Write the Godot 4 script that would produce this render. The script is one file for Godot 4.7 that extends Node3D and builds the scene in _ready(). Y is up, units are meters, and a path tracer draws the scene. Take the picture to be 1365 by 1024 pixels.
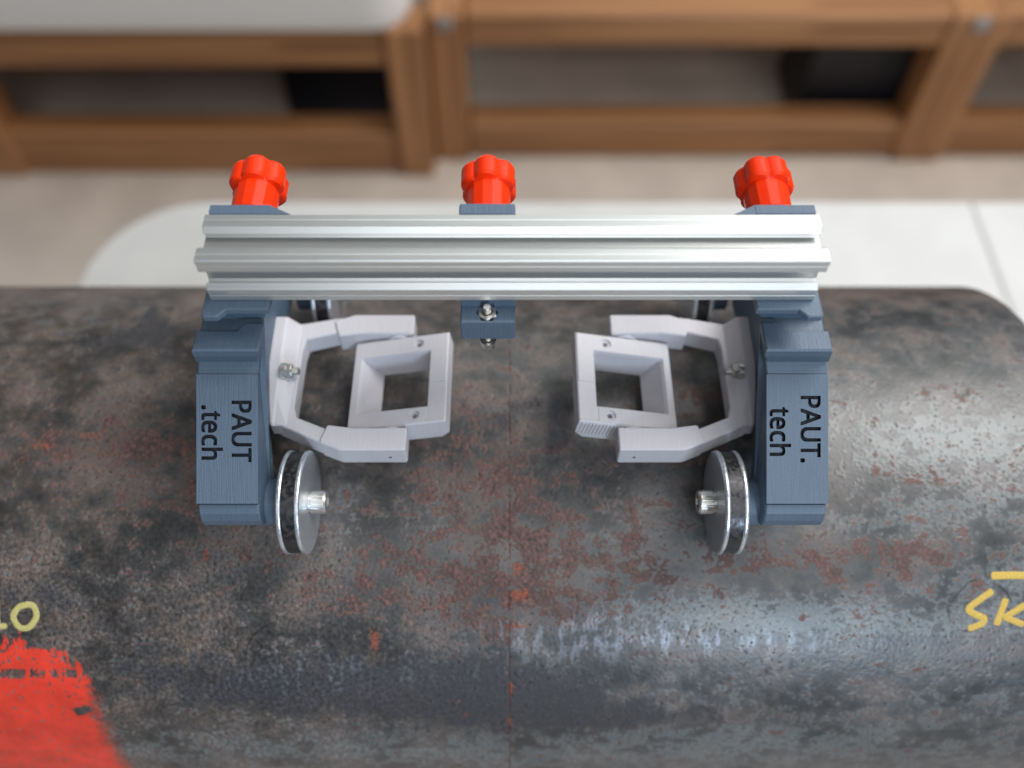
extends Node3D
# All shapes are worked out in millimetres and committed in metres.
# x = along the pipe, y = up, z = towards the viewer. The pipe's axis lies over z = 0.

const MM := 0.001
const R := 127.0            # pipe radius
const AXIS := 81.7          # height of its axis
const BED := -45.4          # table top
const TOP := 308.5          # top of the aluminium rail

var M := {}
var used := {}

# ------------------------------------------------------------------ mesh helpers
class MB:
	var v := PackedVector3Array()      # three per triangle
	var g := PackedInt32Array()        # smoothing group per triangle
	var group := 0

	func tri(a: Vector3, b: Vector3, c: Vector3, grp := -1) -> void:
		v.append(a); v.append(b); v.append(c); g.append(grp)

	func quad(a: Vector3, b: Vector3, c: Vector3, d: Vector3, grp := -1) -> void:
		tri(a, b, c, grp); tri(a, c, d, grp)

	func loft(rings: Array, smooth := false, caps := true, closed := false) -> void:
		var n: int = rings.size()
		var m: int = rings[0].size()
		for i in (n if closed else n - 1):
			group += 1
			var r0: PackedVector3Array = rings[i]
			var r1: PackedVector3Array = rings[(i + 1) % n]
			for j in m:
				var k := (j + 1) % m
				quad(r0[j], r0[k], r1[k], r1[j], group if smooth else -1)
		if caps and not closed:
			cap(rings[0], true)
			cap(rings[n - 1], false)

	func cap(ring: PackedVector3Array, back: bool) -> void:
		var nrm := Vector3.ZERO
		for i in ring.size():
			nrm += ring[i].cross(ring[(i + 1) % ring.size()])
		nrm = nrm.normalized()
		var ux := nrm.cross(Vector3.UP if absf(nrm.y) < 0.9 else Vector3.RIGHT).normalized()
		var uy := nrm.cross(ux)
		var flat := PackedVector2Array()
		for p in ring:
			flat.append(Vector2(p.dot(ux), p.dot(uy)))
		var ids := Geometry2D.triangulate_polygon(flat)
		for i in range(0, ids.size(), 3):
			var a := ring[ids[i]]
			var b := ring[ids[i + 1]]
			var c := ring[ids[i + 2]]
			if ((b - a).cross(c - a).dot(nrm) < 0.0) != back:
				tri(a, c, b)
			else:
				tri(a, b, c)

	func mesh(scale := MM) -> ArrayMesh:
		var vol := 0.0
		for i in range(0, v.size(), 3):
			vol += v[i].dot(v[i + 1].cross(v[i + 2]))
		var st := SurfaceTool.new()
		st.begin(Mesh.PRIMITIVE_TRIANGLES)
		for i in range(0, v.size(), 3):
			st.set_smooth_group(g[i / 3] if g[i / 3] >= 0 else -1)
			st.add_vertex(v[i] * scale)
			st.add_vertex((v[i + 2] if vol > 0.0 else v[i + 1]) * scale)
			st.add_vertex((v[i + 1] if vol > 0.0 else v[i + 2]) * scale)
		st.generate_normals()
		return st.commit()


func obj(called: String, mesh: Mesh, mat: Material, parent: Node = self) -> MeshInstance3D:
	var o := MeshInstance3D.new()
	o.name = called if parent != self else numbered(called)
	o.mesh = mesh
	o.material_override = mat
	parent.add_child(o, true)
	return o


func numbered(called: String) -> String:
	used[called] = used.get(called, -1) + 1
	return called if used[called] == 0 else "%s_%03d" % [called, used[called]]


func thing(called: String, label: String, category: String, group := "") -> Node3D:
	var o := Node3D.new()
	o.name = numbered(called)
	add_child(o)
	return tag(o, label, category, group)


func tag(o: Node3D, label: String, category: String, group := "") -> Node3D:
	o.set_meta("label", label)
	o.set_meta("category", category)
	if group:
		o.set_meta("group", group)
	return o


func inset(poly: PackedVector2Array, d: float) -> PackedVector2Array:
	var n := poly.size()
	var area := 0.0
	for i in n:
		area += poly[i].cross(poly[(i + 1) % n])
	var s := 1.0 if area > 0.0 else -1.0
	var out := PackedVector2Array()
	for i in n:
		var e0 := (poly[i] - poly[(i + n - 1) % n]).normalized()
		var e1 := (poly[(i + 1) % n] - poly[i]).normalized()
		var n0 := Vector2(-e0.y, e0.x) * s
		var n1 := Vector2(-e1.y, e1.x) * s
		var b := (n0 + n1) / maxf(0.35, 1.0 + n0.dot(n1))
		out.append(poly[i] + b * d)
	return out


# extrudes a polygon between w0 and w1 with chamfered rims; put(u, v, w) gives the point
func extrude(b: MB, poly: PackedVector2Array, w0: float, w1: float, bevel: float, put: Callable) -> void:
	var small := inset(poly, bevel) if bevel > 0.0 else poly
	var spec := [[small, w0], [poly, w0 + bevel], [poly, w1 - bevel], [small, w1]] if bevel > 0.0 else [[poly, w0], [poly, w1]]
	var rings := []
	for s in spec:
		var r := PackedVector3Array()
		for p in s[0]:
			r.append(put.call(p.x, p.y, s[1]))
		rings.append(r)
	b.loft(rings)


func box(b: MB, lo: Vector3, hi: Vector3, bevel := 0.4) -> void:
	var poly := PackedVector2Array([Vector2(lo.x, lo.z), Vector2(hi.x, lo.z), Vector2(hi.x, hi.z), Vector2(lo.x, hi.z)])
	var r := rounded(poly, bevel, 3) if bevel > 0.0 else poly
	extrude(b, r, lo.y, hi.y, bevel * 0.7, func(u, v, w): return Vector3(u, w, v))


func rounded(poly: PackedVector2Array, rad: float, steps: int) -> PackedVector2Array:
	var out := PackedVector2Array()
	var n := poly.size()
	for i in n:
		var p := poly[i]
		var a := p + (poly[(i + n - 1) % n] - p).normalized() * rad
		var c := p + (poly[(i + 1) % n] - p).normalized() * rad
		for k in steps + 1:
			var t := float(k) / steps
			out.append(a.lerp(p, t).lerp(p.lerp(c, t), t))
	return out


# turns a profile of (along the axis, radius) pairs about an axis
func lathe(b: MB, prof: Array, at: Vector3, axis: Vector3, n := 40, smooth := true) -> void:
	var ux := axis.cross(Vector3.UP if absf(axis.y) < 0.9 else Vector3.RIGHT).normalized()
	var uy := axis.cross(ux)
	var rings := []
	for p in prof:
		var r := PackedVector3Array()
		for j in n:
			var t := TAU * j / n
			var rad: float = p[1]
			r.append(at + axis * p[0] + (ux * cos(t) + uy * sin(t)) * rad)
		rings.append(r)
	b.loft(rings, smooth)


# ------------------------------------------------------------------ materials
func lin(r: float, g: float, b: float) -> Color:
	return Color(r, g, b).linear_to_srgb()


func noise(seed_: int, freq: float, oct := 4, kind := FastNoiseLite.TYPE_SIMPLEX_SMOOTH) -> FastNoiseLite:
	var n := FastNoiseLite.new()
	n.seed = seed_
	n.noise_type = kind
	n.frequency = freq
	n.fractal_octaves = oct
	return n


func stretched(seed_: int, freq: float, oct: int, w: int, h: int, sx: int, sy: int) -> Image:
	var im := noise(seed_, freq, oct).get_seamless_image(w / sx, h / sy)
	im.resize(w, h, Image.INTERPOLATE_CUBIC)
	im.convert(Image.FORMAT_L8)
	return im


func ramped(im: Image, a: Color, b: Color, lo := 0.0, hi := 1.0) -> ImageTexture:
	var d := im.get_data()
	var out := PackedByteArray()
	out.resize(d.size() * 3)
	for i in d.size():
		var c := a.lerp(b, smoothstep(lo, hi, d[i] / 255.0))
		out[i * 3] = c.r8
		out[i * 3 + 1] = c.g8
		out[i * 3 + 2] = c.b8
	var o := Image.create_from_data(im.get_width(), im.get_height(), false, Image.FORMAT_RGB8, out)
	o.generate_mipmaps()
	return ImageTexture.create_from_image(o)


func bumps(im: Image, depth: float) -> ImageTexture:
	var o: Image = im.duplicate()
	o.convert(Image.FORMAT_RGBA8)
	o.bump_map_to_normal_map(depth)
	return ImageTexture.create_from_image(o)


func mat(color: Color, rough: float, metal := 0.0) -> StandardMaterial3D:
	var m := StandardMaterial3D.new()
	m.albedo_color = color
	m.roughness = rough
	m.metallic = metal
	return m


func tri(m: StandardMaterial3D, per_m: Vector3) -> StandardMaterial3D:
	m.uv1_triplanar = true
	m.uv1_world_triplanar = true
	m.uv1_scale = per_m
	m.uv1_triplanar_sharpness = 8.0
	return m


func make_materials() -> void:
	# printed plastics: fine layer lines that run across the layers' stacking direction
	var lines := stretched(11, 0.24, 2, 512, 512, 1, 32)
	var grain := stretched(12, 0.12, 3, 512, 512, 1, 1)
	var mix_: Image = lines.duplicate()
	var ld := lines.get_data()
	var gd := grain.get_data()
	var md := PackedByteArray()
	md.resize(ld.size())
	for i in ld.size():
		md[i] = int(ld[i] * 0.6 + gd[i] * 0.4)
	mix_ = Image.create_from_data(512, 512, false, Image.FORMAT_L8, md)
	var blue := mat(Color.WHITE, 0.5)
	blue.albedo_texture = ramped(mix_, lin(0.078, 0.118, 0.172), lin(0.098, 0.143, 0.203), 0.2, 0.8)
	blue.normal_enabled = true
	blue.normal_texture = bumps(mix_, 2.0)
	blue.normal_scale = 0.4
	M.blue = tri(blue, Vector3(16, 16, 16))
	M.shade_navy = tri(mat(lin(0.012, 0.018, 0.03), 0.7), Vector3.ONE)  # dark colour that stands in for shade inside letters and pin holes
	var white := mat(Color.WHITE, 0.55)
	white.albedo_texture = ramped(mix_, lin(0.515, 0.51, 0.55), lin(0.56, 0.555, 0.595), 0.2, 0.8)
	white.normal_enabled = true
	white.normal_texture = bumps(mix_, 1.6)
	white.normal_scale = 0.25
	white.subsurf_scatter_enabled = false
	M.white = tri(white, Vector3(16, 16, 16))
	var red := mat(lin(0.85, 0.034, 0.001), 0.32)
	red.metallic_specular = 0.4
	red.normal_enabled = true
	red.normal_texture = bumps(grain, 0.8)
	red.normal_scale = 0.3
	M.red = tri(red, Vector3(14, 14, 14))
	# drawn aluminium: streaks along the rail
	var streak := stretched(21, 0.12, 4, 1024, 512, 512, 1)
	var alu := mat(Color.WHITE, 1.0, 0.8)
	alu.albedo_texture = ramped(streak, lin(0.60, 0.62, 0.615), lin(0.62, 0.64, 0.635), 0.2, 0.8)
	alu.roughness_texture = ramped(streak, Color(0.31, 0.31, 0.31), Color(0.36, 0.36, 0.36), 0.2, 0.8)
	alu.roughness_texture_channel = BaseMaterial3D.TEXTURE_CHANNEL_RED
	alu.normal_enabled = true
	alu.normal_texture = bumps(streak, 0.8)
	alu.normal_scale = 0.04
	M.alu = tri(alu, Vector3(20, 20, 20))
	var speck := noise(31, 0.05, 4).get_seamless_image(512, 512)
	speck.convert(Image.FORMAT_L8)
	var zinc := mat(Color.WHITE, 1.0, 0.85)
	zinc.albedo_texture = ramped(speck, lin(0.58, 0.63, 0.69), lin(0.70, 0.74, 0.79), 0.2, 0.8)
	zinc.roughness_texture = ramped(speck, Color(0.3, 0.3, 0.3), Color(0.42, 0.42, 0.42), 0.25, 0.75)
	zinc.roughness_texture_channel = BaseMaterial3D.TEXTURE_CHANNEL_RED
	M.zinc = tri(zinc, Vector3(25, 25, 25))
	M.screw = tri(mat(lin(0.66, 0.65, 0.62), 0.36, 1.0), Vector3.ONE)
	var magnet := mat(Color.WHITE, 1.0, 0.75)
	magnet.albedo_texture = ramped(speck, lin(0.045, 0.045, 0.052), lin(0.085, 0.082, 0.08), 0.3, 0.9)
	magnet.roughness_texture = ramped(speck, Color(0.28, 0.28, 0.28), Color(0.6, 0.6, 0.6), 0.3, 0.75)
	magnet.roughness_texture_channel = BaseMaterial3D.TEXTURE_CHANNEL_RED
	M.magnet = tri(magnet, Vector3(14, 14, 14))
	var wood_im := stretched(41, 0.03, 5, 512, 512, 16, 1)
	var wood := mat(Color.WHITE, 0.5)
	wood.albedo_texture = ramped(wood_im, lin(0.25, 0.11, 0.042), lin(0.44, 0.215, 0.088), 0.15, 0.85)
	M.wood = tri(wood, Vector3(1.5, 5, 5))
	var wood2: StandardMaterial3D = wood.duplicate()
	wood2.albedo_texture = ramped(stretched(42, 0.03, 5, 512, 512, 1, 16), lin(0.26, 0.115, 0.043), lin(0.45, 0.215, 0.088), 0.15, 0.85)
	wood2.uv1_scale = Vector3(5, 1.5, 5)
	M.wood_upright = wood2
	var cloud := noise(51, 0.012, 5).get_seamless_image(512, 512)
	cloud.convert(Image.FORMAT_L8)
	var floor_ := mat(Color.WHITE, 0.45)
	floor_.albedo_texture = ramped(cloud, lin(0.49, 0.43, 0.375), lin(0.57, 0.50, 0.44), 0.1, 0.9)
	M.floor = tri(floor_, Vector3(1.2, 1.2, 1.2))
	var table := mat(Color.WHITE, 0.4)
	table.albedo_texture = ramped(cloud, lin(0.56, 0.565, 0.56), lin(0.60, 0.605, 0.60), 0.1, 0.9)
	M.table = tri(table, Vector3(2, 2, 2))
	M.fabric = tri(mat(lin(0.80, 0.79, 0.78), 0.9), Vector3.ONE)
	M.dull = tri(mat(lin(0.30, 0.28, 0.27), 0.6, 0.3), Vector3.ONE)
	M.black = tri(mat(lin(0.012, 0.012, 0.018), 0.5), Vector3.ONE)
	var steel := mat(Color.WHITE, 0.7)
	steel.albedo_texture = ramped(speck, lin(0.045, 0.045, 0.045), lin(0.12, 0.085, 0.075), 0.2, 0.8)
	M.steel = tri(steel, Vector3(12, 12, 12))
	var yellow := mat(Color.WHITE, 0.6)
	yellow.albedo_texture = ramped(speck, lin(0.50, 0.33, 0.05), lin(0.66, 0.47, 0.10), 0.2, 0.8)
	M.yellow = tri(yellow, Vector3(40, 40, 40))
	var lemon := mat(Color.WHITE, 0.6)
	lemon.albedo_texture = ramped(speck, lin(0.45, 0.40, 0.12), lin(0.62, 0.57, 0.24), 0.2, 0.8)
	M.lemon = tri(lemon, Vector3(40, 40, 40))


# ------------------------------------------------------------------ the pipe's skin
const U0 := -300.0
const U1 := 230.0
const T0 := -60.0
const T1 := 105.0
const TW := 2048
const TH := 1440


func blob(x: float, t: float, s: Array) -> float:
	var a: float = (x - s[0]) / s[2]
	var c: float = (t - s[1]) / s[3]
	return s[4] * exp(-(a * a + c * c))


func control() -> Array:
	# where rust, pale scale with painted sheen, dark zones with painted shade and vertical wear lie: [x mm, degrees round, half widths, strength]
	var rust := [[-8.2, 19.7, 40, 19.5, 0.5], [-154.3, 9.8, 45, 6.3, 0.5], [-60.9, 32.7, 40, 7.6, 0.3], [132.2, 29.3, 70, 5.1, 0.5], [82.4, 6.2, 25, 11, 0.25], [5.1, 36.9, 30, 5.8, 0.4], [174.4, 15.2, 40, 4.5, 0.3], [-247.3, 6.2, 40, 11, 0.3],
		[40.7, 29.3, 30, 8.6, 0.3], [-104.1, -21.7, 50, 5.6, 0.25], [67.1, 61.9, 60, 2.7, 0.2], [0.0, 58.4, 8, 9, 0.35], [-122.6, 22.3, 40, 7, 0.25]]
	var pale := [[180.2, 8.0, 50, 8.2, 0.7], [194.5, 19.7, 40, 4.4, 0.5], [202.9, 32.7, 40, 5.1, 0.7], [105.8, 40.1, 40, 3.6, 0.9], [55.5, 37.7, 40, 3.3, 0.35], [30.6, 27.6, 26, 6.9, 0.45], [-25.6, 22.3, 22, 7, 0.45], [176.1, 40.9, 50, 3.2, 0.5],
		[-154.1, 13.4, 30, 3.6, 0.25], [-198.0, -26.4, 60, 9.4, 0.2], [142.9, 24.1, 30, 3.5, 0.4], [-66.4, 22.3, 7, 14.1, 0.3], [73.4, 56.7, 30, 4.8, 0.25], [184.9, 58.4, 60, 5, 0.25], [113.8, 65.9, 60, 4, 0.3], [-104.3, 70.7, 200, 6.4, 0.3],
		[94.8, 70.7, 200, 6.4, 0.3]]
	var dark := [[-88.7, 54.1, 42, 5.9, 0.9], [-29.5, 55.4, 42, 8.2, 1], [38.5, 61.0, 50, 4.3, 0.8], [9.9, 52.8, 40, 4.1, 0.55], [-166.4, -19.8, 22, 11.3, 0.7], [10.3, 4.3, 30, 8.2, 0.5], [-139.1, 50.0, 20, 5.7, 0.5], [89.4, 50.0, 70, 3.6, 0.35],
		[197.3, -14.2, 60, 6.5, 0.35], [-187.0, 36.9, 35, 4.9, 0.4], [62.5, -26.4, 60, 7.5, 0.3]]
	var wear := [[45.2, 42.5, 36, 3.9, 0.9], [10.0, 43.3, 26, 3.9, 0.7], [105.2, 44.4, 50, 2.3, 0.8], [-74.5, 50.0, 50, 7.1, 0.6], [19.9, 48.6, 40, 4.4, 0.5], [79.0, 52.8, 40, 5.4, 0.4]]
	var w := 131
	var h := 86
	var maps := []
	for list in [rust, pale, dark, wear]:
		var d := PackedByteArray()
		d.resize(w * h)
		for j in h:
			var t := lerpf(T0, T1, float(j) / (h - 1))
			for i in w:
				var x := lerpf(U0, U1, float(i) / (w - 1))
				var k := 0.0
				for s in list:
					k += blob(x, t, s)
				d[j * w + i] = int(clampf(k, 0.0, 1.0) * 255.0)
		var im := Image.create_from_data(w, h, false, Image.FORMAT_L8, d)
		im.resize(TW, TH, Image.INTERPOLATE_CUBIC)
		maps.append(im.get_data())
	return maps


func pipe_skin() -> StandardMaterial3D:
	var c := control()
	var c_rust: PackedByteArray = c[0]
	var c_pale: PackedByteArray = c[1]
	var c_dark: PackedByteArray = c[2]
	var c_wear: PackedByteArray = c[3]
	var get_n := func(s: int, f: float, o: int, sx: int, sy: int) -> PackedByteArray:
		var im := noise(s, f, o).get_image(TW / sx, TH / sy)
		if sx * sy > 1:
			im.resize(TW, TH, Image.INTERPOLATE_CUBIC)
		im.convert(Image.FORMAT_L8)
		return im.get_data()
	var big: PackedByteArray = get_n.call(1, 0.006, 5, 1, 1)
	var med: PackedByteArray = get_n.call(2, 0.015, 5, 1, 1)
	var med2: PackedByteArray = get_n.call(3, 0.034, 5, 1, 1)
	var fine: PackedByteArray = get_n.call(4, 0.11, 3, 1, 1)
	var fine2: PackedByteArray = get_n.call(8, 0.2, 2, 1, 1)
	var along: PackedByteArray = get_n.call(5, 0.03, 5, 3, 1)
	var down: PackedByteArray = get_n.call(6, 0.05, 4, 1, 5)
	var edge: PackedByteArray = get_n.call(7, 0.05, 4, 1, 1)
	var al := PackedByteArray()
	al.resize(TW * TH * 3)
	var ro := PackedByteArray()
	ro.resize(TW * TH)
	var he := PackedByteArray()
	he.resize(TW * TH)
	var me := PackedByteArray()
	me.resize(TW * TH)
	var k255 := 1.0 / 255.0
	# lone rust spots: x, degrees, half width in mm, half height in mm, strength
	var spots := [[-119.7, 28.7, 1.6, 3.2, 1], [1.9, 31.0, 4, 4, 0.75], [3.0, 35.6, 5, 3, 1], [-54.2, 43.9, 2.6, 6.5, 1], [1.5, 41.3, 9, 1, 0.7], [-40.3, 40.1, 3.5, 3.5, 0.4], [-188.4, 8.9, 7, 2.5, 0.7], [-195.3, 11.6, 6, 3, 0.5],
		[-170.0, 7.1, 7, 3, 0.6], [-131.7, 9.8, 3, 6, 0.6], [35.4, 35.2, 2.5, 2.5, 0.6], [-0.6, 54.1, 1.2, 5, 1], [-1.0, 61.9, 1.4, 5, 0.9], [-19.3, 60.0, 3, 6, 0.5], [-23.5, 56.7, 5, 2.5, 0.4], [55.4, 62.4, 4, 4, 0.3],
		[-153.5, 20.6, 4, 3, 0.5], [-179.2, 18.8, 5, 3, 0.45]]
	var spot_map := PackedByteArray()
	spot_map.resize(TW * TH)
	for s in spots:
		var cx: float = (s[0] - U0) / (U1 - U0) * TW
		var cy: float = (s[1] - T0) / (T1 - T0) * TH
		var rx: float = s[2] / (U1 - U0) * TW
		var ry: float = rad_to_deg(s[3] / R) / (T1 - T0) * TH
		for y in range(maxi(0, int(cy - ry * 1.6)), mini(TH, int(cy + ry * 1.6))):
			for x in range(maxi(0, int(cx - rx * 1.6)), mini(TW, int(cx + rx * 1.6))):
				var d: float = Vector2((x - cx) / rx, (y - cy) / ry).length()
				var k: int = int(clampf(s[4] * (1.35 - d), 0.0, 1.0) * 255.0)
				var at := y * TW + x
				if k > spot_map[at]:
					spot_map[at] = k
	# pencilled curves: lists of points
	var pen := [[[182.1, 32.7], [177.9, 33.4], [174.1, 35.2], [171.1, 37.0], [170.2, 38.5], [171.5, 40.6]], [[189.5, 34.0], [192.8, 35.2], [195.0, 37.0]], [[174.9, 42.0], [178.9, 42.3], [184.0, 41.7]], [[-105.4, 46.6], [-103.7, 44.4], [-100.5, 42.4], [-96.1, 41.1]], [[-96.3, 33.8], [-93.8, 33.4], [-91.3, 32.7]], [[68.2, 44.1], [70.5, 40.9]], [[96.9, 46.7], [99.1, 48.6], [102.4, 49.5]]]
	var pen_map := PackedByteArray()
	pen_map.resize(TW * TH)
	for line in pen:
		for i in line.size() - 1:
			for q in 120:
				var f := q / 119.0
				var px: int = int((lerpf(line[i][0], line[i + 1][0], f) - U0) / (U1 - U0) * TW)
				var py: int = int((lerpf(line[i][1], line[i + 1][1], f) - T0) / (T1 - T0) * TH)
				for dy in [0, 1]:
					for dx in [0, 1]:
						pen_map[clampi(py + dy, 0, TH - 1) * TW + clampi(px + dx, 0, TW - 1)] = 255
	var i := 0
	for y in TH:
		var t := lerpf(T0, T1, (y + 0.5) / TH)
		for x in TW:
			var xm := U0 + (U1 - U0) * (x + 0.5) / TW
			var nb := big[i] * k255
			var nm := med[i] * k255
			var n2 := med2[i] * k255
			var nf := fine[i] * k255
			var ng := fine2[i] * k255
			var na := along[i] * k255
			var nd := down[i] * k255
			var kr := c_rust[i] * k255
			var kp := c_pale[i] * k255
			var kd := c_dark[i] * k255
			var kw := c_wear[i] * k255
			# mill scale: greenish dark grey, warm grey, pale grey
			var b := clampf(0.46 + (nb - 0.5) * 1.0 + (na - 0.5) * 0.35 + (nm - 0.5) * 0.5 + (n2 - 0.5) * 0.4 + kp * 0.2, 0.0, 1.0)
			var hue := clampf((n2 - 0.5) * 0.9 + (na - 0.5) * 0.6 + (nb - 0.5) * 0.5 + 0.1 + (xm + 60.0) * -0.0012, -0.5, 0.5)
			var l_ := lerpf(0.19, 0.45, b)
			var r_ := l_ * (1.0 + hue * 0.16)
			var g_ := l_ * (0.965 - hue * 0.01)
			var b_ := l_ * (0.955 - hue * 0.13)
			var rough := 0.38
			var metal := 0.0
			var h := 0.5 + (nf - 0.5) * 0.10
			# broad brown film under everything
			var film := smoothstep(0.40, 0.62, nb * 0.35 + nm * 0.3 + na * 0.35 + (kr - 0.35) * 0.3) * 0.36
			r_ = lerpf(r_, 0.335, film)
			g_ = lerpf(g_, 0.265, film)
			b_ = lerpf(b_, 0.25, film)
			rough = lerpf(rough, 0.6, film)
			# pale blue-grey scale flakes, with sheen at right and by left wheel painted in
			var p := smoothstep(0.495, 0.53, n2 * 0.36 + nm * 0.27 + nf * 0.17 + na * 0.2 + (kp - 0.32) * 0.3)
			if p > 0.0:
				p *= 0.72
				var lp := lerpf(0.38, 0.47, kp) + (nf - 0.5) * 0.10 + (nb - 0.5) * 0.1
				r_ = lerpf(r_, lp * 0.93, p)
				g_ = lerpf(g_, lp, p)
				b_ = lerpf(b_, lp * 1.02, p)
				rough = lerpf(rough, 0.40, p)
				metal = 0.12 * p
				h += p * 0.10
			# brown-red rust in ragged patches over the scale
			var e := nm * 0.34 + n2 * 0.3 + na * 0.12 + nf * 0.24 + (kr - 0.42) * 0.34
			var rust := smoothstep(0.505, 0.54, e)
			if rust > 0.0:
				var v := 0.92 + (nf - 0.5) * 0.6 + (n2 - 0.5) * 0.6
				rust *= 0.8
				r_ = lerpf(r_, 0.335 * v, rust)
				g_ = lerpf(g_, 0.222 * v, rust)
				b_ = lerpf(b_, 0.2 * v, rust)
				rough = lerpf(rough, 0.75, rust)
				metal *= 1.0 - rust
				h += rust * (0.08 + (nf - 0.5) * 0.25)
			# dark blue-black zones; shade of photographer and left leg is painted into them
			var dk := smoothstep(0.25, 0.75, kd + (nm - 0.5) * 0.9 + (nd - 0.5) * 0.4)
			if dk > 0.0:
				dk *= 0.85
				r_ = lerpf(r_, 0.165 + nf * 0.06, dk)
				g_ = lerpf(g_, 0.168 + nf * 0.06, dk)
				b_ = lerpf(b_, 0.182 + nf * 0.07, dk)
				rough = lerpf(rough, 0.62, dk)
			# wear that runs round the pipe, bare and bluish
			var wr := kw * smoothstep(0.54, 0.66, nd * 0.5 + nf * 0.2 + n2 * 0.3 + (kw - 0.5) * 0.14)
			if wr > 0.0:
				wr *= 0.6
				r_ = lerpf(r_, 0.52, wr)
				g_ = lerpf(g_, 0.55, wr)
				b_ = lerpf(b_, 0.60, wr)
				rough = lerpf(rough, 0.32, wr)
				metal = maxf(metal, 0.4 * wr)
				h -= wr * 0.08
			# grain: pits and dust
			var ga := 0.32 + 0.85 * smoothstep(18.0, 36.0, t) * smoothstep(20.0, -110.0, xm)
			var gr := 1.0 + ((nf - 0.5) * 0.6 + (ng - 0.5) * 0.5) * ga
			r_ *= gr
			g_ *= gr
			b_ *= gr
			if nf < 0.27:
				var pit := smoothstep(0.27, 0.16, nf) * smoothstep(0.35, 0.65, nb + (n2 - 0.5) * 0.8)
				r_ *= 1.0 - 0.42 * pit
				g_ *= 1.0 - 0.46 * pit
				b_ *= 1.0 - 0.46 * pit
				h -= pit * 0.25
			if ng > 0.83 and nm > 0.45:
				r_ += 0.12
				g_ += 0.11
				b_ += 0.10
			# lone orange rust blooms
			var sp := spot_map[i] * k255
			if sp > 0.0:
				sp = smoothstep(0.45, 0.95, sp * 0.6 + nf * 0.45 + ng * 0.3 - 0.12) * 0.9
				r_ = lerpf(r_, 0.40 + ng * 0.32, sp)
				g_ = lerpf(g_, 0.20 + ng * 0.17, sp)
				b_ = lerpf(b_, 0.15 + ng * 0.10, sp)
				rough = lerpf(rough, 0.85, sp)
				h += sp * (nf - 0.3) * 0.3
			# scribed line round the pipe
			var sd := absf(xm + 1.2 + (nd - 0.5) * 0.5)
			if sd < 0.6 and n2 + nf * 0.5 > 0.70:
				var sl := (1.0 - sd / 0.6) * 0.75
				r_ = lerpf(r_, 0.27, sl)
				g_ = lerpf(g_, 0.11, sl)
				b_ = lerpf(b_, 0.085, sl)
				h -= sl * 0.35
			if pen_map[i] > 0 and nf > 0.3:
				r_ *= 0.55
				g_ *= 0.55
				b_ *= 0.58
			# sprayed red paint, chipped above and feathered at its right side
			if xm < -148.0 and t > 38.0:
				var ne := edge[i] * k255
				var top := 44.2 + maxf(0.0, (xm + 185.0) / 3.4) + (nd - 0.5) * 4.6 + (ne - 0.5) * 2.4
				var right := -168.6 + maxf(0.0, t - 58.0) * 0.16
				var soft := lerpf(1.0, 6.0, clampf((t - 50.0) / 7.0, 0.0, 1.0))
				var pr := smoothstep(0.0, 1.2, t - top) * (1.0 - smoothstep(-soft, soft, xm - right + (ne - 0.5) * 5.0))
				var chip := smoothstep(53.5, 44.5, t) * 0.5 + 0.08
				pr *= 1.0 - smoothstep(0.60, 0.66, nf * 0.6 + ne * 0.4 + chip * 0.16 - 0.09)
				var row := absf(t - 50.7 + (nm - 0.5) * 0.8)
				if row < 1.0 and nd * 0.6 + nf * 0.4 > 0.47 + row * 0.06:
					pr *= 0.08
				var loss := Vector2((xm + 174.0) / 4.4, (t - 59.0) / 1.1).length() + (ne - 0.5) * 1.2
				pr *= smoothstep(0.8, 1.0, loss)
				if pr > 0.0:
					var pv := 0.93 + (nm - 0.5) * 0.22
					r_ = lerpf(r_, 0.95 * pv, pr)
					g_ = lerpf(g_, 0.255 * pv, pr)
					b_ = lerpf(b_, 0.17 * pv, pr)
					rough = lerpf(rough, 0.5, pr)
					metal *= 1.0 - pr
					h = lerpf(h, 0.72 + (nf - 0.5) * 0.04, pr)
			al[i * 3] = int(clampf(r_, 0.0, 1.0) * 255.0)
			al[i * 3 + 1] = int(clampf(g_, 0.0, 1.0) * 255.0)
			al[i * 3 + 2] = int(clampf(b_, 0.0, 1.0) * 255.0)
			me[i] = int(metal * 255.0)
			ro[i] = int(clampf(rough + (nf - 0.5) * 0.15, 0.1, 1.0) * 255.0)
			he[i] = int(clampf(h, 0.0, 1.0) * 255.0)
			i += 1
	var m := StandardMaterial3D.new()
	m.albedo_texture = ImageTexture.create_from_image(Image.create_from_data(TW, TH, false, Image.FORMAT_RGB8, al))
	m.roughness = 1.0
	m.roughness_texture = ImageTexture.create_from_image(Image.create_from_data(TW, TH, false, Image.FORMAT_L8, ro))
	m.roughness_texture_channel = BaseMaterial3D.TEXTURE_CHANNEL_RED
	m.metallic = 1.0
	m.metallic_texture = ImageTexture.create_from_image(Image.create_from_data(TW, TH, false, Image.FORMAT_L8, me))
	m.metallic_texture_channel = BaseMaterial3D.TEXTURE_CHANNEL_RED
	m.normal_enabled = true
	m.normal_texture = bumps(Image.create_from_data(TW, TH, false, Image.FORMAT_L8, he), 3.0)
	m.normal_scale = 0.8
	m.metallic_specular = 0.55
	return m


func on_pipe(x: float, deg: float, r := R) -> Vector3:
	var t := deg_to_rad(deg)
	return Vector3(x, AXIS + r * cos(t), r * sin(t))


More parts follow.
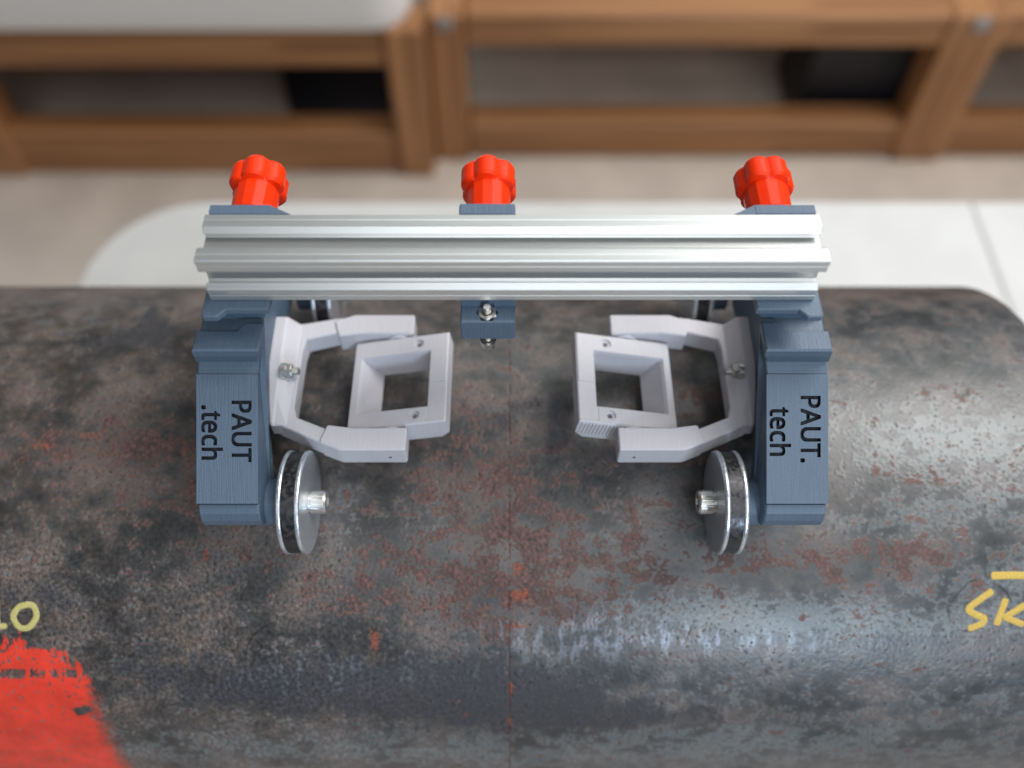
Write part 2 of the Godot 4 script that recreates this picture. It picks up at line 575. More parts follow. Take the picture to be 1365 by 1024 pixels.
func make_pipe() -> void:
	var o := thing("steel_pipe", "weathered rusty steel pipe lying on the white table under the scanner", "pipe")
	var st := SurfaceTool.new()
	st.begin(Mesh.PRIMITIVE_TRIANGLES)
	var n := 170
	for j in n:
		for q in [[0, 0], [1, 0], [1, 1], [0, 0], [1, 1], [0, 1]]:
			var u: float = q[0]
			var v: float = float(j + q[1]) / n
			var t := lerpf(T0, T1, v)
			st.set_uv(Vector2(u, v))
			st.set_normal(on_pipe(0, t, 1.0) - Vector3(0, AXIS, 0))
			st.set_tangent(Plane(1, 0, 0, 1))
			st.add_vertex(on_pipe(lerpf(U0, U1, u), t) * MM)
	obj("painted_side", st.commit(), pipe_skin(), o)
	# the far side, the ends and the bore
	st = SurfaceTool.new()
	st.begin(Mesh.PRIMITIVE_TRIANGLES)
	var put := func(x: float, t: float, r: float, nrm: Vector3) -> void:
		st.set_normal(nrm)
		st.add_vertex(on_pipe(x, t, r) * MM)
	var seg := func(x0: float, r0: float, x1: float, r1: float, t0: float, t1: float, nr: float, nx: float) -> void:
		var k := int((t1 - t0) / 3.0) + 1
		for j in k:
			var a := lerpf(t0, t1, float(j) / k)
			var c := lerpf(t0, t1, float(j + 1) / k)
			for q in [[x0, r0, a], [x1, r1, a], [x1, r1, c], [x0, r0, a], [x1, r1, c], [x0, r0, c]]:
				var d: Vector3 = (on_pipe(0, q[2], 1.0) - Vector3(0, AXIS, 0)) * nr + Vector3(nx, 0, 0)
				put.call(q[0], q[2], q[1], d.normalized())
	seg.call(U0, R, U1, R, T1, T0 + 360.0, 1.0, 0.0)
	seg.call(U1, R, U1 + 1.2, R - 1.2, 0.0, 360.0, 0.7, 0.7)
	seg.call(U1 + 1.2, R - 1.2, U1 + 1.2, R - 9.0, 0.0, 360.0, 0.0, 1.0)
	seg.call(U1 + 1.2, R - 9.0, U0, R - 9.0, 0.0, 360.0, -1.0, 0.0)
	seg.call(U0, R - 9.0, U0, R, 0.0, 360.0, 0.0, -1.0)
	obj("bare_side", st.commit(), M.steel, o)
	# paint-pen writing
	var pen := func(pts: Array, width: float, m: Material) -> void:
		var path := Curve2D.new()
		for p in pts:
			path.add_point(Vector2(p[0], deg_to_rad(p[1]) * R))
		for k in range(1, pts.size() - 1):
			var tan_ := (path.get_point_position(k + 1) - path.get_point_position(k - 1)) * 0.16
			path.set_point_in(k, -tan_)
			path.set_point_out(k, tan_)
		path.bake_interval = 0.35
		var ps := path.get_baked_points()
		var b := MB.new()
		var rings := []
		var rng := RandomNumberGenerator.new()
		rng.seed = int(width * 100) + ps.size()
		for k in ps.size():
			var d := (ps[mini(k + 1, ps.size() - 1)] - ps[maxi(k - 1, 0)]).normalized()
			var s := Vector2(-d.y, d.x)
			var run := minf(k, ps.size() - 1 - k) * 0.35
			var w := width * 0.5 * sqrt(clampf(1.0 - pow(1.0 - minf(1.0, (run + 0.05) / (width * 0.45)), 2.0), 0.03, 1.0)) * rng.randf_range(0.9, 1.06)
			var ring := PackedVector3Array()
			for q in [[-1.0, 0.03], [-0.8, 0.13], [0.0, 0.18], [0.8, 0.13], [1.0, 0.03], [0.0, -0.2]]:
				var c: Vector2 = ps[k] + s * w * q[0]
				ring.append(on_pipe(c.x, rad_to_deg(c.y / R), R + q[1]))
			rings.append(ring)
		b.loft(rings)
		obj("pen_mark", b.mesh(), m, o)
	pen.call([[187.5, 34.9], [182.6, 36.5], [178.3, 38.2], [181.0, 39.2], [184.4, 39.9], [183.8, 40.9], [178.5, 41.9]], 2.7, M.yellow)
	pen.call([[192.7, 36.3], [191.1, 38.7], [189.5, 41.2]], 2.7, M.yellow)
	pen.call([[200.8, 37.3], [196.2, 38.7], [192.0, 39.9]], 2.6, M.yellow)
	pen.call([[192.3, 39.7], [195.9, 40.3], [200.2, 41.1]], 2.6, M.yellow)
	pen.call([[186.7, 32.3], [194.9, 32.2], [205.0, 32.3]], 2.9, M.yellow)
	pen.call([[-201.2, 36.5], [-201.5, 39.0], [-201.6, 41.4]], 2.3, M.lemon)
	pen.call([[-203.6, 41.5], [-200.7, 41.4], [-197.8, 41.3]], 2.4, M.lemon)
	pen.call([[-187.9, 37.4], [-192.4, 37.8], [-195.1, 39.6], [-192.9, 41.6], [-189.1, 41.5], [-186.1, 39.6], [-187.0, 37.7], [-190.1, 37.3]], 2.4, M.lemon)


# ------------------------------------------------------------------ the scanner
const WHEEL_Y := 218.9
const WHEEL_Z := 50.4


func arm_centre(y: float) -> float:
	if y >= 284.0:
		return 91.5
	if y >= 272.0:
		return lerpf(98.0, 91.5, (y - 272.0) / 12.0)
	if y >= 258.5:
		return lerpf(100.9, 98.0, (y - 258.5) / 13.5)
	return 100.9


func make_arm(o: Node3D, side: float) -> void:
	# the leg: one profile in z and y, sheared outwards as it goes down
	var half: Array[Vector2] = [Vector2(12.0, 286.0), Vector2(8.6, 285.0), Vector2(4.5, 283.5), Vector2(4.5, 271.0), Vector2(15.5, 269.5), Vector2(16.2, 262.6), Vector2(17.4, 260.4), Vector2(19.5, 258.3), Vector2(18.9, 256.6), Vector2(56.3, 232.2)]
	for k in 9:
		var t := lerpf(57.0, -125.0, k / 8.0)
		half.append(Vector2(53.4 + 8.5 * cos(deg_to_rad(t)), 225.4 + 8.5 * sin(deg_to_rad(t))))
	half.append(Vector2(40, 217.6)); half.append(Vector2(18, 221)); half.append(Vector2(0, 222))
	var prof := PackedVector2Array(half)
	for k in range(half.size() - 2, -1, -1):
		prof.append(Vector2(-half[k].x, half[k].y))
	var b := MB.new()
	extrude(b, prof, -10.8, 10.8, 0.5, func(z, y, w):
		var front: float = 17.0 if y > 258.0 else 20.0 + (258.0 - y) * 1.552
		var back := clampf((front - z - 5.0) / 10.0, 0.0, 1.0) * 4.5 * (1.0 - smoothstep(30.0, 42.0, z)) if w < 0.0 and y < 265.0 else 0.0
		return Vector3(side * (arm_centre(y) + w + back), y, z))
	var arm := obj("leg", b.mesh(), M.blue, o)
	# clamp plate under the rail with its stepped lip
	b = MB.new()
	var inn := 80.8
	var out := 102.4
	var plan := PackedVector2Array([Vector2(inn, -14.2), Vector2(inn, 13.6), Vector2(94.5, 13.6), Vector2(97.2, 16.6), Vector2(out - 0.8, 16.6), Vector2(out, 15.8), Vector2(out, -14.2)])
	extrude(b, plan, 285.7, 288.45, 0.4, func(x, z, y): return Vector3(side * x, y, z))
	obj("clamp_plate", b.mesh(), M.blue, arm)
	# second hook: a stepped shelf that tapers inwards below
	b = MB.new()
	var rings := []
	for s in [[263.0, 17.2, 100.5, 10.7, 0.0], [268.8, 18.9, 98.6, 11.2, 0.0], [269.6, 19.5, 98.2, 11.4, 0.0], [272.6, 19.5, 98.0, 11.4, 0.0], [273.2, 18.8, 98.0, 10.9, 0.5]]:
		var r := PackedVector3Array()
		var c: float = s[2]
		var w: float = s[3]
		for q in [[c + w, s[1]], [c + w, 11.0 + s[4]], [c - 3.0, 11.0 + s[4]], [c - 5.6, 7.6 + s[4]], [c - w, 7.6 + s[4]], [c - w, s[1]]]:
			r.append(Vector3(side * q[0], s[0], q[1]))
		rings.append(r)
	b.loft(rings)
	obj("hook", b.mesh(), M.blue, arm)
	# back plate behind the rail and its gusset
	b = MB.new()
	var face := PackedVector2Array([Vector2(79.6, 284.5), Vector2(79.6, 308.4), Vector2(99.0, 308.4), Vector2(99.0, 284.5)])
	extrude(b, face, -14.6, -10.15, 0.5, func(x, y, z): return Vector3(side * x, y, z))
	obj("back_plate", b.mesh(), M.blue, arm)
	b = MB.new()
	var gus := PackedVector2Array([Vector2(79.7, -14.3), Vector2(79.7, -10.15), Vector2(72.4, -10.15)])
	extrude(b, gus, 285.0, 308.2, 0.0, func(x, z, y): return Vector3(side * x, y, z))
	obj("gusset", b.mesh(), M.blue, arm)
	# text plate on the sloping face: the letters are cut into it
	var n := Vector3(0, 0.8406, 0.5417)
	var down := Vector3(0, -0.5417, 0.8406)
	var plate := CSGCombiner3D.new()
	plate.name = "text_plate"
	var x_left := -111.8 if side < 0 else 90.0
	var origin := Vector3(x_left, 258.4, 20.4)
	plate.transform = Transform3D(Basis(down, Vector3.RIGHT, n) * MM, origin * MM)      # own x runs down the slope, own y to the right
	arm.add_child(plate, true)
	var slab := CSGBox3D.new()
	slab.name = "slab"
	slab.size = Vector3(45.8, 21.8, 2.6)
	slab.position = Vector3(22.1, 10.9, -1.3)
	slab.material = M.blue
	plate.add_child(slab, true)
	var words := [["PAUT", 8.7, 12.6], [".tech", 10.3, 1.9]] if side < 0 else [["PAUT.", 7.0, 12.1], ["tech", 11.0, 1.2]]
	var font := SystemFont.new()
	font.font_names = PackedStringArray(["Droid Sans"])
	for w in words:
		var tm := TextMesh.new()
		tm.text = w[0]
		tm.font = font
		tm.font_size = 96
		tm.pixel_size = 9.3 / 96.0
		tm.depth = 4.0
		tm.curve_step = 1.0
		tm.horizontal_alignment = HORIZONTAL_ALIGNMENT_LEFT
		tm.vertical_alignment = VERTICAL_ALIGNMENT_BOTTOM
		var box_ := tm.get_aabb()
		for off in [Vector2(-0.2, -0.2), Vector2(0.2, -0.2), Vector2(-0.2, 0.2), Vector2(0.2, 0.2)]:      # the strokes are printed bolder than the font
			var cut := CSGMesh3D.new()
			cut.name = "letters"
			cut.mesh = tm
			cut.material = M.shade_navy  # shade of the letter recesses is put into this colour
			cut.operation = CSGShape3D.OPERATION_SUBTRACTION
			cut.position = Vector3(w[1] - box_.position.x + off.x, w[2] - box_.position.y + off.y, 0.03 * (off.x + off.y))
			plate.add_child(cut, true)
	# axle boss between leg and wheel
	for zs in [1.0, -1.0]:
		b = MB.new()
		lathe(b, [[83.9, 7.8], [84.6, 8.6], [92.0, 8.6]], Vector3(0, WHEEL_Y, WHEEL_Z * zs), Vector3(side, 0, 0), 40)
		obj("axle_boss", b.mesh(), M.blue, arm)


func make_wheel(o: Node3D, side: float, z: float) -> void:
	var at := Vector3(0, WHEEL_Y, z)
	var ax := Vector3(side, 0, 0)
	var b := MB.new()
	lathe(b, [[77.0, 18.75], [81.8, 18.75]], at, ax, 72)
	var w := obj("wheel", b.mesh(), M.magnet, o)
	for x in [75.1, 81.6]:
		b = MB.new()
		lathe(b, [[x, 18.4], [x + 0.35, 19.0], [x + 0.8, 19.2], [x + 1.4, 19.2], [x + 1.8, 18.9], [x + 2.1, 18.4]], at, ax, 96)
		obj("steel_disc", b.mesh(), M.zinc, w)
	# socket head cap screw with knurled side and hexagonal socket
	b = MB.new()
	var ux := Vector3(0, 1, 0)
	var uy := Vector3(0, 0, 1)
	var rings := []
	for s in [[75.4, 4.1, 0.0], [74.6, 4.1, 0.0], [74.4, 4.45, 0.0], [74.1, 4.5, 1.0], [70.0, 4.5, 1.0], [69.7, 4.45, 0.0], [69.0, 4.05, 0.0], [68.9, 2.5, -1.0], [71.4, 2.4, -1.0]]:
		var r := PackedVector3Array()
		for j in 96:
			var t := TAU * j / 96.0
			var rad: float = s[1]
			if s[2] > 0.0 and j % 3 == 0:
				rad -= 0.13
			if s[2] < 0.0:
				rad = s[1] * 0.9 / cos(fmod(t, TAU / 6.0) - TAU / 12.0)
			r.append(at + Vector3(side * s[0], 0, 0) + (ux * cos(t) + uy * sin(t)) * rad)
		rings.append(r)
	b.loft(rings, true)
	obj("cap_screw", b.mesh(), M.screw, w)


func make_knob(o: Node3D, x: float, turn: float) -> void:
	var at := Vector3(x, 299.0, 0)
	var ax := Vector3(0, 0, -1)
	var b := MB.new()
	lathe(b, [[14.6, 6.3], [16.2, 6.3], [16.6, 5.9]], at, ax, 40)
	var collar := MB.new()
	collar = b
	b = MB.new()
	var n := 120
	var rings := []
	# hub: a faceted stub, then the lobed head
	for s in [[16.3, 7.1, 0.0], [16.7, 7.5, 0.0], [28.2, 7.7, 0.0], [28.5, 7.4, 1.0], [28.9, 9.3, 1.0], [29.9, 10.0, 1.0], [36.4, 10.0, 1.0], [37.8, 9.3, 1.0], [38.2, 8.2, 1.0]]:
		var r := PackedVector3Array()
		for j in n:
			var t := TAU * j / n
			var rad: float = s[1]
			if s[2] > 0.0:
				var l := 0.5 + 0.5 * cos(6.0 * (t - turn))
				rad = s[1] - 1.55 * (1.0 - pow(l, 0.42)) * clampf((s[1] - 7.4) / 1.8, 0.0, 1.0)
			else:
				var f := TAU / 14.0
				rad = s[1] * cos(f / 2.0) / cos(fmod(t, f) - f / 2.0)
			r.append(at + Vector3(rad * cos(t), rad * sin(t), -s[0]))
		rings.append(r)
	b.loft(rings)
	var k := obj("clamp_knob", b.mesh(), M.red, o)
	obj("collar", collar.mesh(), M.blue, k)


func hex_ring(at: Vector3, ax: Vector3, across: float, off: float, n := 36) -> PackedVector3Array:
	var ux := ax.cross(Vector3.UP if absf(ax.y) < 0.9 else Vector3.RIGHT).normalized()
	var uy := ax.cross(ux)
	var r := PackedVector3Array()
	for j in n:
		var t := TAU * j / n
		var rad := across * 0.5 / cos(fmod(t + 0.0001, TAU / 6.0) - TAU / 12.0) if across > 0.0 else -across * 0.5
		r.append(at + ax * off + (ux * cos(t) + uy * sin(t)) * rad)
	return r


func make_nut(o: Node3D, at: Vector3, ax: Vector3, across: float, h: float) -> void:
	var b := MB.new()
	b.loft([hex_ring(at, ax, -across * 0.98, 0.0), hex_ring(at, ax, across, 0.3), hex_ring(at, ax, across, h - 0.3), hex_ring(at, ax, -across * 0.98, h), hex_ring(at, ax, -across * 0.6, h), hex_ring(at, ax, -across * 0.5, 0.0)], false, false, true)
	obj("hex_nut", b.mesh(), M.screw, o)


func make_thread(o: Node3D, at: Vector3, ax: Vector3, r: float, length: float) -> void:
	var prof := [[0.0, r * 0.85]]
	var x := 0.2
	while x < length - 0.3:
		prof.append([x, r * 0.86]); prof.append([x + 0.22, r]); prof.append([x + 0.34, r])
		x += 0.55
	prof.append([length - 0.15, r * 0.86]); prof.append([length, r * 0.7])
	var b := MB.new()
	lathe(b, prof, at, ax, 28)
	obj("bolt_end", b.mesh(), M.screw, o)


func make_yoke(o: Node3D, side: float) -> void:
	# plan of the open bracket (x outwards, z): outer and inner outlines, front end to rear end
	var zc := 7.0
	var y1 := 235.6
	var y0 := 226.6
	var outer := [Vector2(39.6, 30.6), Vector2(63.0, 30.4), Vector2(71.0, 27.2), Vector2(87.4, 19.6), Vector2(91.0, 16.5), Vector2(94.0, -19.5), Vector2(92.0, -25.0), Vector2(70.5, -29.6), Vector2(63.5, -30.4), Vector2(39.2, -29.6)]
	var inner := [Vector2(39.6, 23.4), Vector2(60.0, 23.6), Vector2(69.5, 21.2), Vector2(80.6, 16.5), Vector2(82.0, 12.0), Vector2(82.0, -14.5), Vector2(81.2, -19.0), Vector2(69.5, -22.4), Vector2(60.0, -23.8), Vector2(39.2, -23.0)]
	var b := MB.new()
	var rings := []
	for i in outer.size():
		var a: Vector2 = outer[i]
		var c: Vector2 = inner[i]
		# the middle of the web carries a raised rim
		var t0 := y0
		var r := PackedVector3Array()
		var m := (a - c).normalized() * 0.5
		for q in [[a, t0 + 0.5], [a, y1 - 0.6], [a - m, y1], [c + m, y1], [c, y1 - 0.6], [c, t0 + 0.5], [c + m, t0], [a - m, t0]]:
			r.append(Vector3(side * q[0].x, q[1], q[0].y + zc))
		rings.append(r)
	b.loft(rings)
	var yoke := obj("yoke", b.mesh(), M.white, o)
	yoke.transform = Transform3D(Basis().scaled(Vector3.ONE * 1.02), Vector3(0, 229.8 - 235.6 * 1.02, 3.2 - 7.0 * 1.02) * MM)
	# thicker tips: a step on top where the arm gets wider
	for s in [[1.0, 30.9], [-1.0, 30.7]]:
		b = MB.new()
		var zs: float = s[0]
		var pl := PackedVector2Array([Vector2(39.0, 21.3 * zs + zc), Vector2(58.8, 21.6 * zs + zc), Vector2(68.6, 20.2 * zs + zc), Vector2(70.9, 27.6 * zs + zc), Vector2(63.0, s[1] * zs + zc), Vector2(39.0, s[1] * zs + zc)])
		extrude(b, rounded(pl, 0.9, 3), y0 - 0.3, y1 + 0.9, 0.5, func(x, z, y): return Vector3(side * x, y, z))
		obj("yoke_tip", b.mesh(), M.white, yoke)
		b = MB.new()
		lathe(b, [[20.4, 5.0], [23.6, 5.0]], Vector3(side * 45.0, 230.4, zc), Vector3(0, 0, zs), 40)
		obj("pivot_boss", b.mesh(), M.white, yoke)
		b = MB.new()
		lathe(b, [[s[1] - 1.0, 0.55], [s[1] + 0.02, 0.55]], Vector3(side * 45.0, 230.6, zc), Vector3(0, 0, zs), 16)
		obj("painted_pin_hole", b.mesh(), M.shade_navy, yoke)  # solid dark plug, its colour painted as the shade of a hole
	# raised web along the root, against the leg: its top falls towards the front
	b = MB.new()
	rings = []
	for q in [[-19.6, 240.4, 0.8, 94.2], [-18.6, 241.4, 0.0, 94.2], [-4.0, 240.6, 0.0, 94.2], [17.0, 238.6, 0.0, 91.6], [26.5, 236.6, 0.0, 90.2], [27.4, 236.0, 0.8, 89.8]]:
		var z: float = q[0]
		var yt: float = q[1]
		var i_: float = q[2]
		var xo: float = q[3]
		var r := PackedVector3Array()
		for c in [[xo - i_ * 0.3, 229.0 + i_], [xo - i_ * 0.3, yt - 0.7], [xo - 0.7, yt], [89.0, yt], [88.2, yt - 0.5], [84.2 + i_, 236.0], [83.0 + i_, 235.0], [83.0 + i_, 229.0 + i_]]:
			r.append(Vector3(side * c[0], c[1], z))
		rings.append(r)
	b.loft(rings)
	obj("root_web", b.mesh(), M.white, yoke)
	# bolt through the root: washer, nut, thread end
	var ax := Vector3(-side, 0, 0)
	var at := Vector3(side * 86.4, 238.7, 5.1)
	b = MB.new()
	lathe(b, [[-1.5, 3.4], [0.2, 3.4], [0.4, 3.1]], at, ax, 32)
	obj("washer", b.mesh(), M.screw, yoke)
	make_nut(yoke, at + ax * 0.4, ax, 5.5, 2.2)
	make_thread(yoke, at + ax * 1.0, ax, 1.5, 4.2)


func make_holder(o: Node3D, side: float) -> void:
	# wedge holder: a tilted frame, hung between the yoke's tips
	var root := CSGCombiner3D.new()
	root.name = "wedge_holder"
	var tilt := deg_to_rad(12.0)
	root.transform = Transform3D(Basis(Vector3(0, 0, 1), -side * tilt) * (MM * 1.02), Vector3(side * 44.4, 229.2, 3.0) * MM)
	o.add_child(root, true)
	var b := MB.new()
	var rect := func(x0: float, x1: float, z0: float, z1: float, y: float) -> PackedVector3Array:
		return PackedVector3Array([Vector3(side * x0, y, z0), Vector3(side * x1, y, z0), Vector3(side * x1, y, z1), Vector3(side * x0, y, z1)])
	# own x grows outwards (towards the leg)
	b.loft([rect.call(-15.0, 19.0, -20.0, 20.0, -11.6), rect.call(-18.6, 19.0, -20.2, 20.2, -8.4), rect.call(-19.2, 19.2, -20.3, 20.3, -0.7), rect.call(-18.6, 18.8, -19.8, 19.8, 0.0),
		rect.call(-12.2, 16.3, -12.4, 13.2, 0.0), rect.call(-11.9, 15.4, -12.0, 12.8, -1.2), rect.call(-11.6, 10.6, -11.2, 12.0, -11.6)], false, false, true)
	var body := CSGMesh3D.new()
	body.name = "frame"
	body.mesh = b.mesh(1.0)
	body.material = M.white
	root.add_child(body, true)
	for z in [-16.2, 16.4]:
		for s in [[1.0, 14.0], [2.1, 1.6]]:
			var hole := CSGCylinder3D.new()
			hole.name = "screw_hole"
			hole.radius = s[0]
			hole.height = s[1]
			hole.sides = 24
			hole.position = Vector3(side * -7.0, 0.0 if s[0] > 2.0 else -4.0, z)
			hole.operation = CSGShape3D.OPERATION_SUBTRACTION
			hole.material = M.white
			root.add_child(hole, true)
	if side > 0.0:      # the right holder shows printed ribs on its front wall
		for k in 13:
			var rib := CSGBox3D.new()
			rib.name = "rib"
			rib.size = Vector3(0.75, 7.2, 1.2)
			rib.position = Vector3(-1.0 - k * 1.35, -4.8, 20.05)
			rib.material = M.white
			root.add_child(rib, true)
			root.move_child(rib, 1)
	var notch := CSGBox3D.new()
	notch.name = "notch"
	notch.size = Vector3(9.0, 0.7, 17.0)
	notch.position = Vector3(side * -16.0, 0.1, 11.0)
	notch.operation = CSGShape3D.OPERATION_SUBTRACTION
	notch.material = M.white
	root.add_child(notch, true)


func make_mount(o: Node3D) -> void:
	# middle clamp: back plate behind the rail, jaw below with a trapped nut
	var root := CSGCombiner3D.new()
	root.name = "middle_clamp"
	root.transform = Transform3D(Basis().scaled(Vector3.ONE * MM), Vector3(-8.2, 0, 0) * MM)
	o.add_child(root, true)
	var prof := PackedVector2Array([Vector2(-14.6, 308.4), Vector2(-10.15, 308.4), Vector2(-10.15, 288.4), Vector2(8.6, 288.4), Vector2(9.0, 284.2), Vector2(14.6, 284.0), Vector2(15.4, 283.4), Vector2(15.4, 274.4), Vector2(14.8, 273.8), Vector2(-14.6, 273.8)])
	var b := MB.new()
	extrude(b, prof, -9.2, 9.2, 0.45, func(z, y, x): return Vector3(x, y, z))
	var body := CSGMesh3D.new()
	body.name = "jaw"
	body.mesh = b.mesh(1.0)
	body.material = M.blue
	root.add_child(body, true)
	var nut := CSGCylinder3D.new()
	nut.name = "nut_pocket"
	nut.radius = 3.75
	nut.height = 4.0
	nut.sides = 6
	nut.smooth_faces = false
	nut.position = Vector3(-0.2, 284.2, 11.6)
	nut.rotation.y = PI / 6.0 * 0.0
	nut.operation = CSGShape3D.OPERATION_SUBTRACTION
	nut.material = M.blue
	root.add_child(nut, true)
	var holder := obj("jaw_bolt", null, M.screw, o)
	var c := Vector3(-8.4, 0, 11.6)
	b = MB.new()
	lathe(b, [[0.0, 1.9], [0.4, 2.6], [3.0, 2.85], [3.3, 2.85]], c + Vector3(0, 265.6, 0), Vector3.UP, 40)
	lathe(b, [[2.9, 1.5], [8.0, 1.5]], c + Vector3(0, 266.6, 0), Vector3.UP, 24)
	holder.mesh = b.mesh()
	make_nut(holder, c + Vector3(0, 282.5, 0), Vector3.UP, 6.0, 2.0)
	b = MB.new()
	lathe(b, [[0.0, 1.45], [4.4, 1.45], [4.7, 1.2]], c + Vector3(0, 282.6, 0), Vector3.UP, 28)
	obj("bolt_end", b.mesh(), M.screw, holder)


func make_rail(o: Node3D) -> void:
	# slotted square section, centre at (0, 298.5)
	# corner quadrant, from the top slot round to the right slot; the rest follows by turning it
	var quarter := [Vector2(3.9, 5.4), Vector2(5.3, 6.8), Vector2(5.3, 8.2), Vector2(2.9, 8.2), Vector2(4.6, 9.9), Vector2(4.9, 10), Vector2(7.0, 10), Vector2(7.15, 9.86), Vector2(7.4, 9.86), Vector2(7.55, 10), Vector2(9.6, 10), Vector2(10, 9.6),
		Vector2(10, 7.55), Vector2(9.86, 7.4), Vector2(9.86, 7.15), Vector2(10, 7.0), Vector2(10, 4.9), Vector2(9.9, 4.6), Vector2(8.2, 2.9), Vector2(8.2, 5.3), Vector2(6.8, 5.3), Vector2(5.4, 3.9)]
	var poly := PackedVector2Array()
	for k in 4:
		for p in quarter:
			poly.append(p.rotated(-PI / 2.0 * k))
	var b := MB.new()
	extrude(b, poly, -100.0, 100.0, 0.12, func(z, y, x): return Vector3(x, y + 298.5, z))
	obj("rail", b.mesh(), M.alu, o)


func make_scanner() -> void:
	var o := thing("pipe_scanner", "blue and white wheeled scanner with red knobs on a silver rail", "scanner")
	make_rail(o)
	for side in [-1.0, 1.0]:
		make_arm(o, side)
		make_yoke(o, side)
		make_holder(o, side)
		for z in [WHEEL_Z, -WHEEL_Z]:
			make_wheel(o, side, z)
	make_mount(o)
	make_knob(o, -88.0, deg_to_rad(88))
	make_knob(o, -8.2, deg_to_rad(94))
	make_knob(o, 87.4, deg_to_rad(62))


# ------------------------------------------------------------------ surroundings
func make_table() -> void:
	var o := thing("white_table", "white table with a rounded corner carrying the pipe", "table")
	for s in [[-352.0, 397.2], [397.8, 900.0]]:
		var p := PackedVector2Array()
		var round_left: bool = s[0] < 0.0
		if round_left:
			for k in 13:
				var t := deg_to_rad(90.0 * k / 12.0)
				p.append(Vector2(s[0] + 92.0 - 92.0 * cos(t), -361.0 + 92.0 - 92.0 * sin(t)))
		else:
			p.append(Vector2(s[0], -361.0))
		p.append(Vector2(s[1], -361.0)); p.append(Vector2(s[1], 64.0))
		if round_left:
			for k in 13:
				var t := deg_to_rad(90.0 * k / 12.0)
				p.append(Vector2(s[0] + 92.0 - 92.0 * sin(t), 64.0 - 92.0 + 92.0 * cos(t)))
		else:
			p.append(Vector2(s[0], 64.0))
		var b := MB.new()
		extrude(b, p, BED - 28.0, BED - 0.1, 2.0, func(x, z, y): return Vector3(x, y, z))
		obj("table_panel", b.mesh(), M.table, o)
	for x in [-260.0, 810.0]:
		for z in [-260.0, -100.0]:
			var b := MB.new()
			lathe(b, [[-400.0, 18.0], [BED - 27.8, 24.0]], Vector3(x, 0, z), Vector3.UP, 24)
			obj("table_leg", b.mesh(), M.table, o)


func plank(o: Node3D, called: String, lo: Vector3, hi: Vector3, m: Material) -> MeshInstance3D:
	var b := MB.new()
	box(b, lo, hi, 6.0)
	return obj(called, b.mesh(), m, o)


func make_bench(called: String, label: String, x0: float, x1: float, z: float, y: Array, posts: Array) -> void:
	var o := thing(called, label, "bench", "low wooden benches behind the table")
	var deep := 560.0
	for d in [0.0, -deep]:
		plank(o, "lower_beam", Vector3(x0, y[0], z - 44 + d), Vector3(x1, y[1], z - 1 + d), M.wood)
		plank(o, "upper_beam", Vector3(x0, y[2], z - 44 + d), Vector3(x1, y[3], z - 1 + d), M.wood)
		for p in posts:
			var post := plank(o, "post", Vector3(p[0], -400, z - 50 + d), Vector3(p[1], y[3] + 4.0, z + 6 + d), M.wood_upright)
			if d == 0.0 and x0 > -100.0:
				for yy in [y[3] - 9.0]:
					var b := MB.new()
					lathe(b, [[0.0, 11.0], [2.0, 11.0], [4.0, 8.0]], Vector3((p[0] + p[1]) * 0.5, yy, z + 6), Vector3(0, 0, 1), 24)
					obj("bolt_cap", b.mesh(), M.dull, post)
	var k := 0
	var zz := z - 50.0
	while zz > z - deep + 60.0:
		plank(o, "seat_slat", Vector3(x0 + 4, y[3] - 22, zz - 62), Vector3(x1 - 4, y[3] - 3, zz), M.wood)
		zz -= 70.0
		k += 1


func make_surroundings() -> void:
	var b := MB.new()
	box(b, Vector3(-4000, -420, -4000), Vector3(4000, -400, 3000), 0.0)
	obj("floor", b.mesh(), M.floor).set_meta("kind", "structure")
	make_bench("wooden_bench", "left wooden bench frame with the white cushion on it", -1500, -159, -760, [-399, -326, -219, -162], [[-158, -110], [-742, -692], [-1500, -1450]])
	make_bench("wooden_bench", "right wooden bench frame without cushion behind the scanner", -60, 1700, -792, [-396, -336, -212, -164], [[-108, -61], [548, 620], [1640, 1700]])
	b = MB.new()
	var p := rounded(PackedVector2Array([Vector2(-1480, -1300), Vector2(-122, -1300), Vector2(-122, -748), Vector2(-1480, -748)]), 60.0, 8)
	var rings := []
	for s in [[-161.5, 10.0], [-156.0, 2.0], [-140.0, 0.0], [-75.0, 0.0], [-55.0, 4.0], [-45.0, 16.0], [-40.0, 40.0]]:
		var r := PackedVector3Array()
		for q in inset(p, s[1]):
			r.append(Vector3(q.x, s[0], q.y))
		rings.append(r)
	b.loft(rings, true)
	tag(obj("seat_cushion", b.mesh(), M.fabric), "white seat cushion with rounded corner on the left bench", "cushion")
	for s in [[415.0, 560.0, -990.0, -850.0, -225.0, "black box under the right bench, beside its right post"], [-335.0, -162.0, -1040.0, -880.0, -232.0, "added dark box for the shade under the left bench, behind its right post"]]:  # the left box is added, to darken the gap where shade lies
		var bx := thing("dark_box", s[5], "box", "dark boxes under the benches")
		b = MB.new()
		box(b, Vector3(s[0], -399.8, s[2]), Vector3(s[1], s[4] - 20.0, s[3]), 5.0)
		obj("tub", b.mesh(), M.black, bx)
		b = MB.new()
		box(b, Vector3(s[0] - 5, s[4] - 19.5, s[2] - 5), Vector3(s[1] + 5, s[4], s[3] + 5), 5.0)
		obj("lid", b.mesh(), M.black, bx)


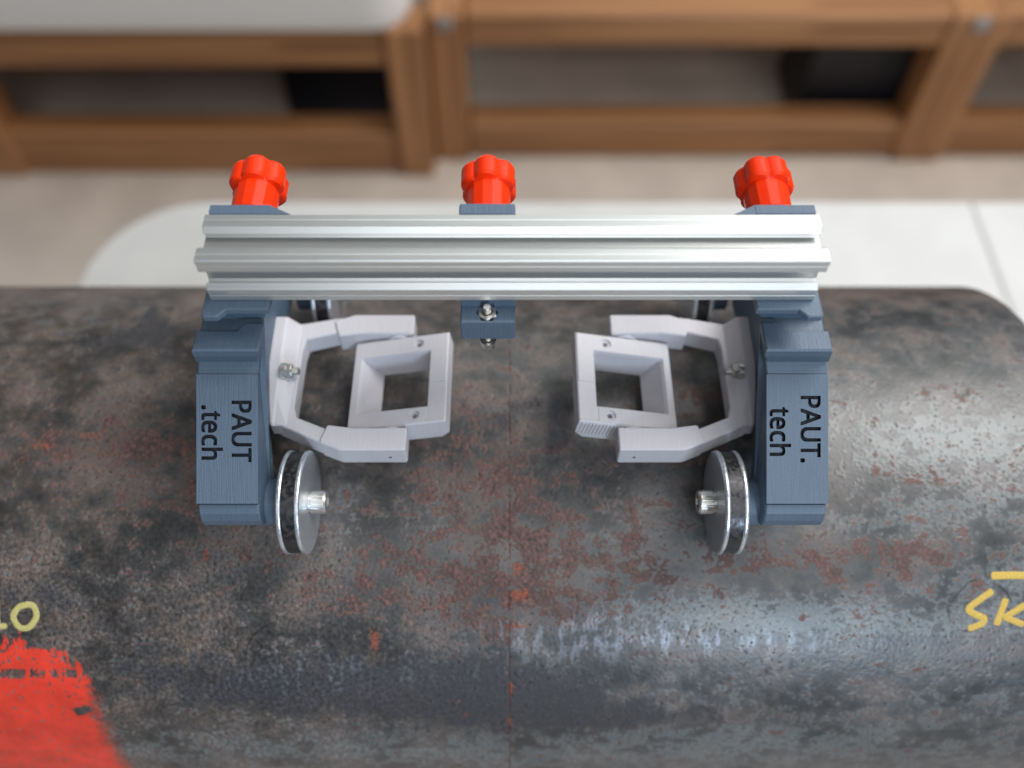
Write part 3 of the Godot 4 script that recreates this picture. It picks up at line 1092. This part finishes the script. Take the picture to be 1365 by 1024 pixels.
func area_light(called: String, at: Vector3, to: Vector3, size: Vector2, color: Color, energy: float) -> void:
	var l := AreaLight3D.new()
	l.name = called
	l.area_size = size
	l.light_color = color
	l.light_energy = energy
	l.area_range = 12.0
	l.shadow_enabled = true
	add_child(l)
	l.look_at_from_position(at, to, Vector3.UP if absf((to - at).normalized().y) < 0.95 else Vector3.FORWARD)


func _ready() -> void:
	var cam := Camera3D.new()
	cam.name = "camera"
	cam.near = 0.02
	cam.far = 30.0
	cam.fov = 46.2
	cam.position = Vector3(-0.0001, 0.52472, 0.19517)
	cam.rotation_degrees = Vector3(-57.2, 0, 0)
	var lens := CameraAttributesPhysical.new()
	lens.frustum_focal_length = 28.13
	lens.frustum_focus_distance = 0.317
	lens.frustum_near = 0.02
	lens.frustum_far = 30.0
	lens.exposure_aperture = 3.5
	cam.attributes = lens
	add_child(cam)
	cam.current = true

	var world := WorldEnvironment.new()
	world.name = "world"
	var e := Environment.new()
	e.background_mode = Environment.BG_COLOR
	e.background_color = lin(0.09, 0.092, 0.096)
	e.tonemap_mode = Environment.TONE_MAPPER_LINEAR
	e.tonemap_exposure = 1.3
	e.sdfgi_enabled = true
	e.ssao_enabled = true
	e.ssil_enabled = true
	world.environment = e
	add_child(world)
	# daylight from a tall window at the right and a lower one behind the photographer's right shoulder
	area_light("side_window", Vector3(1.0, 1.75, -0.45), Vector3(0, 0.2, 0), Vector2(1.2, 1.0), Color(1.0, 0.985, 0.97), 3.3)
	area_light("rear_fill", Vector3(0.45, 1.5, -1.7), Vector3(0, 0.2, 0), Vector2(2.0, 1.0), Color(0.97, 1.0, 0.99), 0.65)  # unseen area light, added as bounce from behind to brighten the rail
	area_light("overhead_fill", Vector3(0.3, 1.75, 1.15), Vector3(0, 0.2, 0), Vector2(1.5, 0.9), Color(0.98, 0.99, 1.0), 1.05)  # unseen area light, added for a bright ceiling above the front
	area_light("front_window", Vector3(0.68, 0.83, 2.0), Vector3(0.05, 0.2, 0), Vector2(0.4, 0.35), Color(0.84, 0.92, 1.0), 1.5)

	make_materials()
	make_surroundings()
	make_table()
	make_pipe()
	make_scanner()
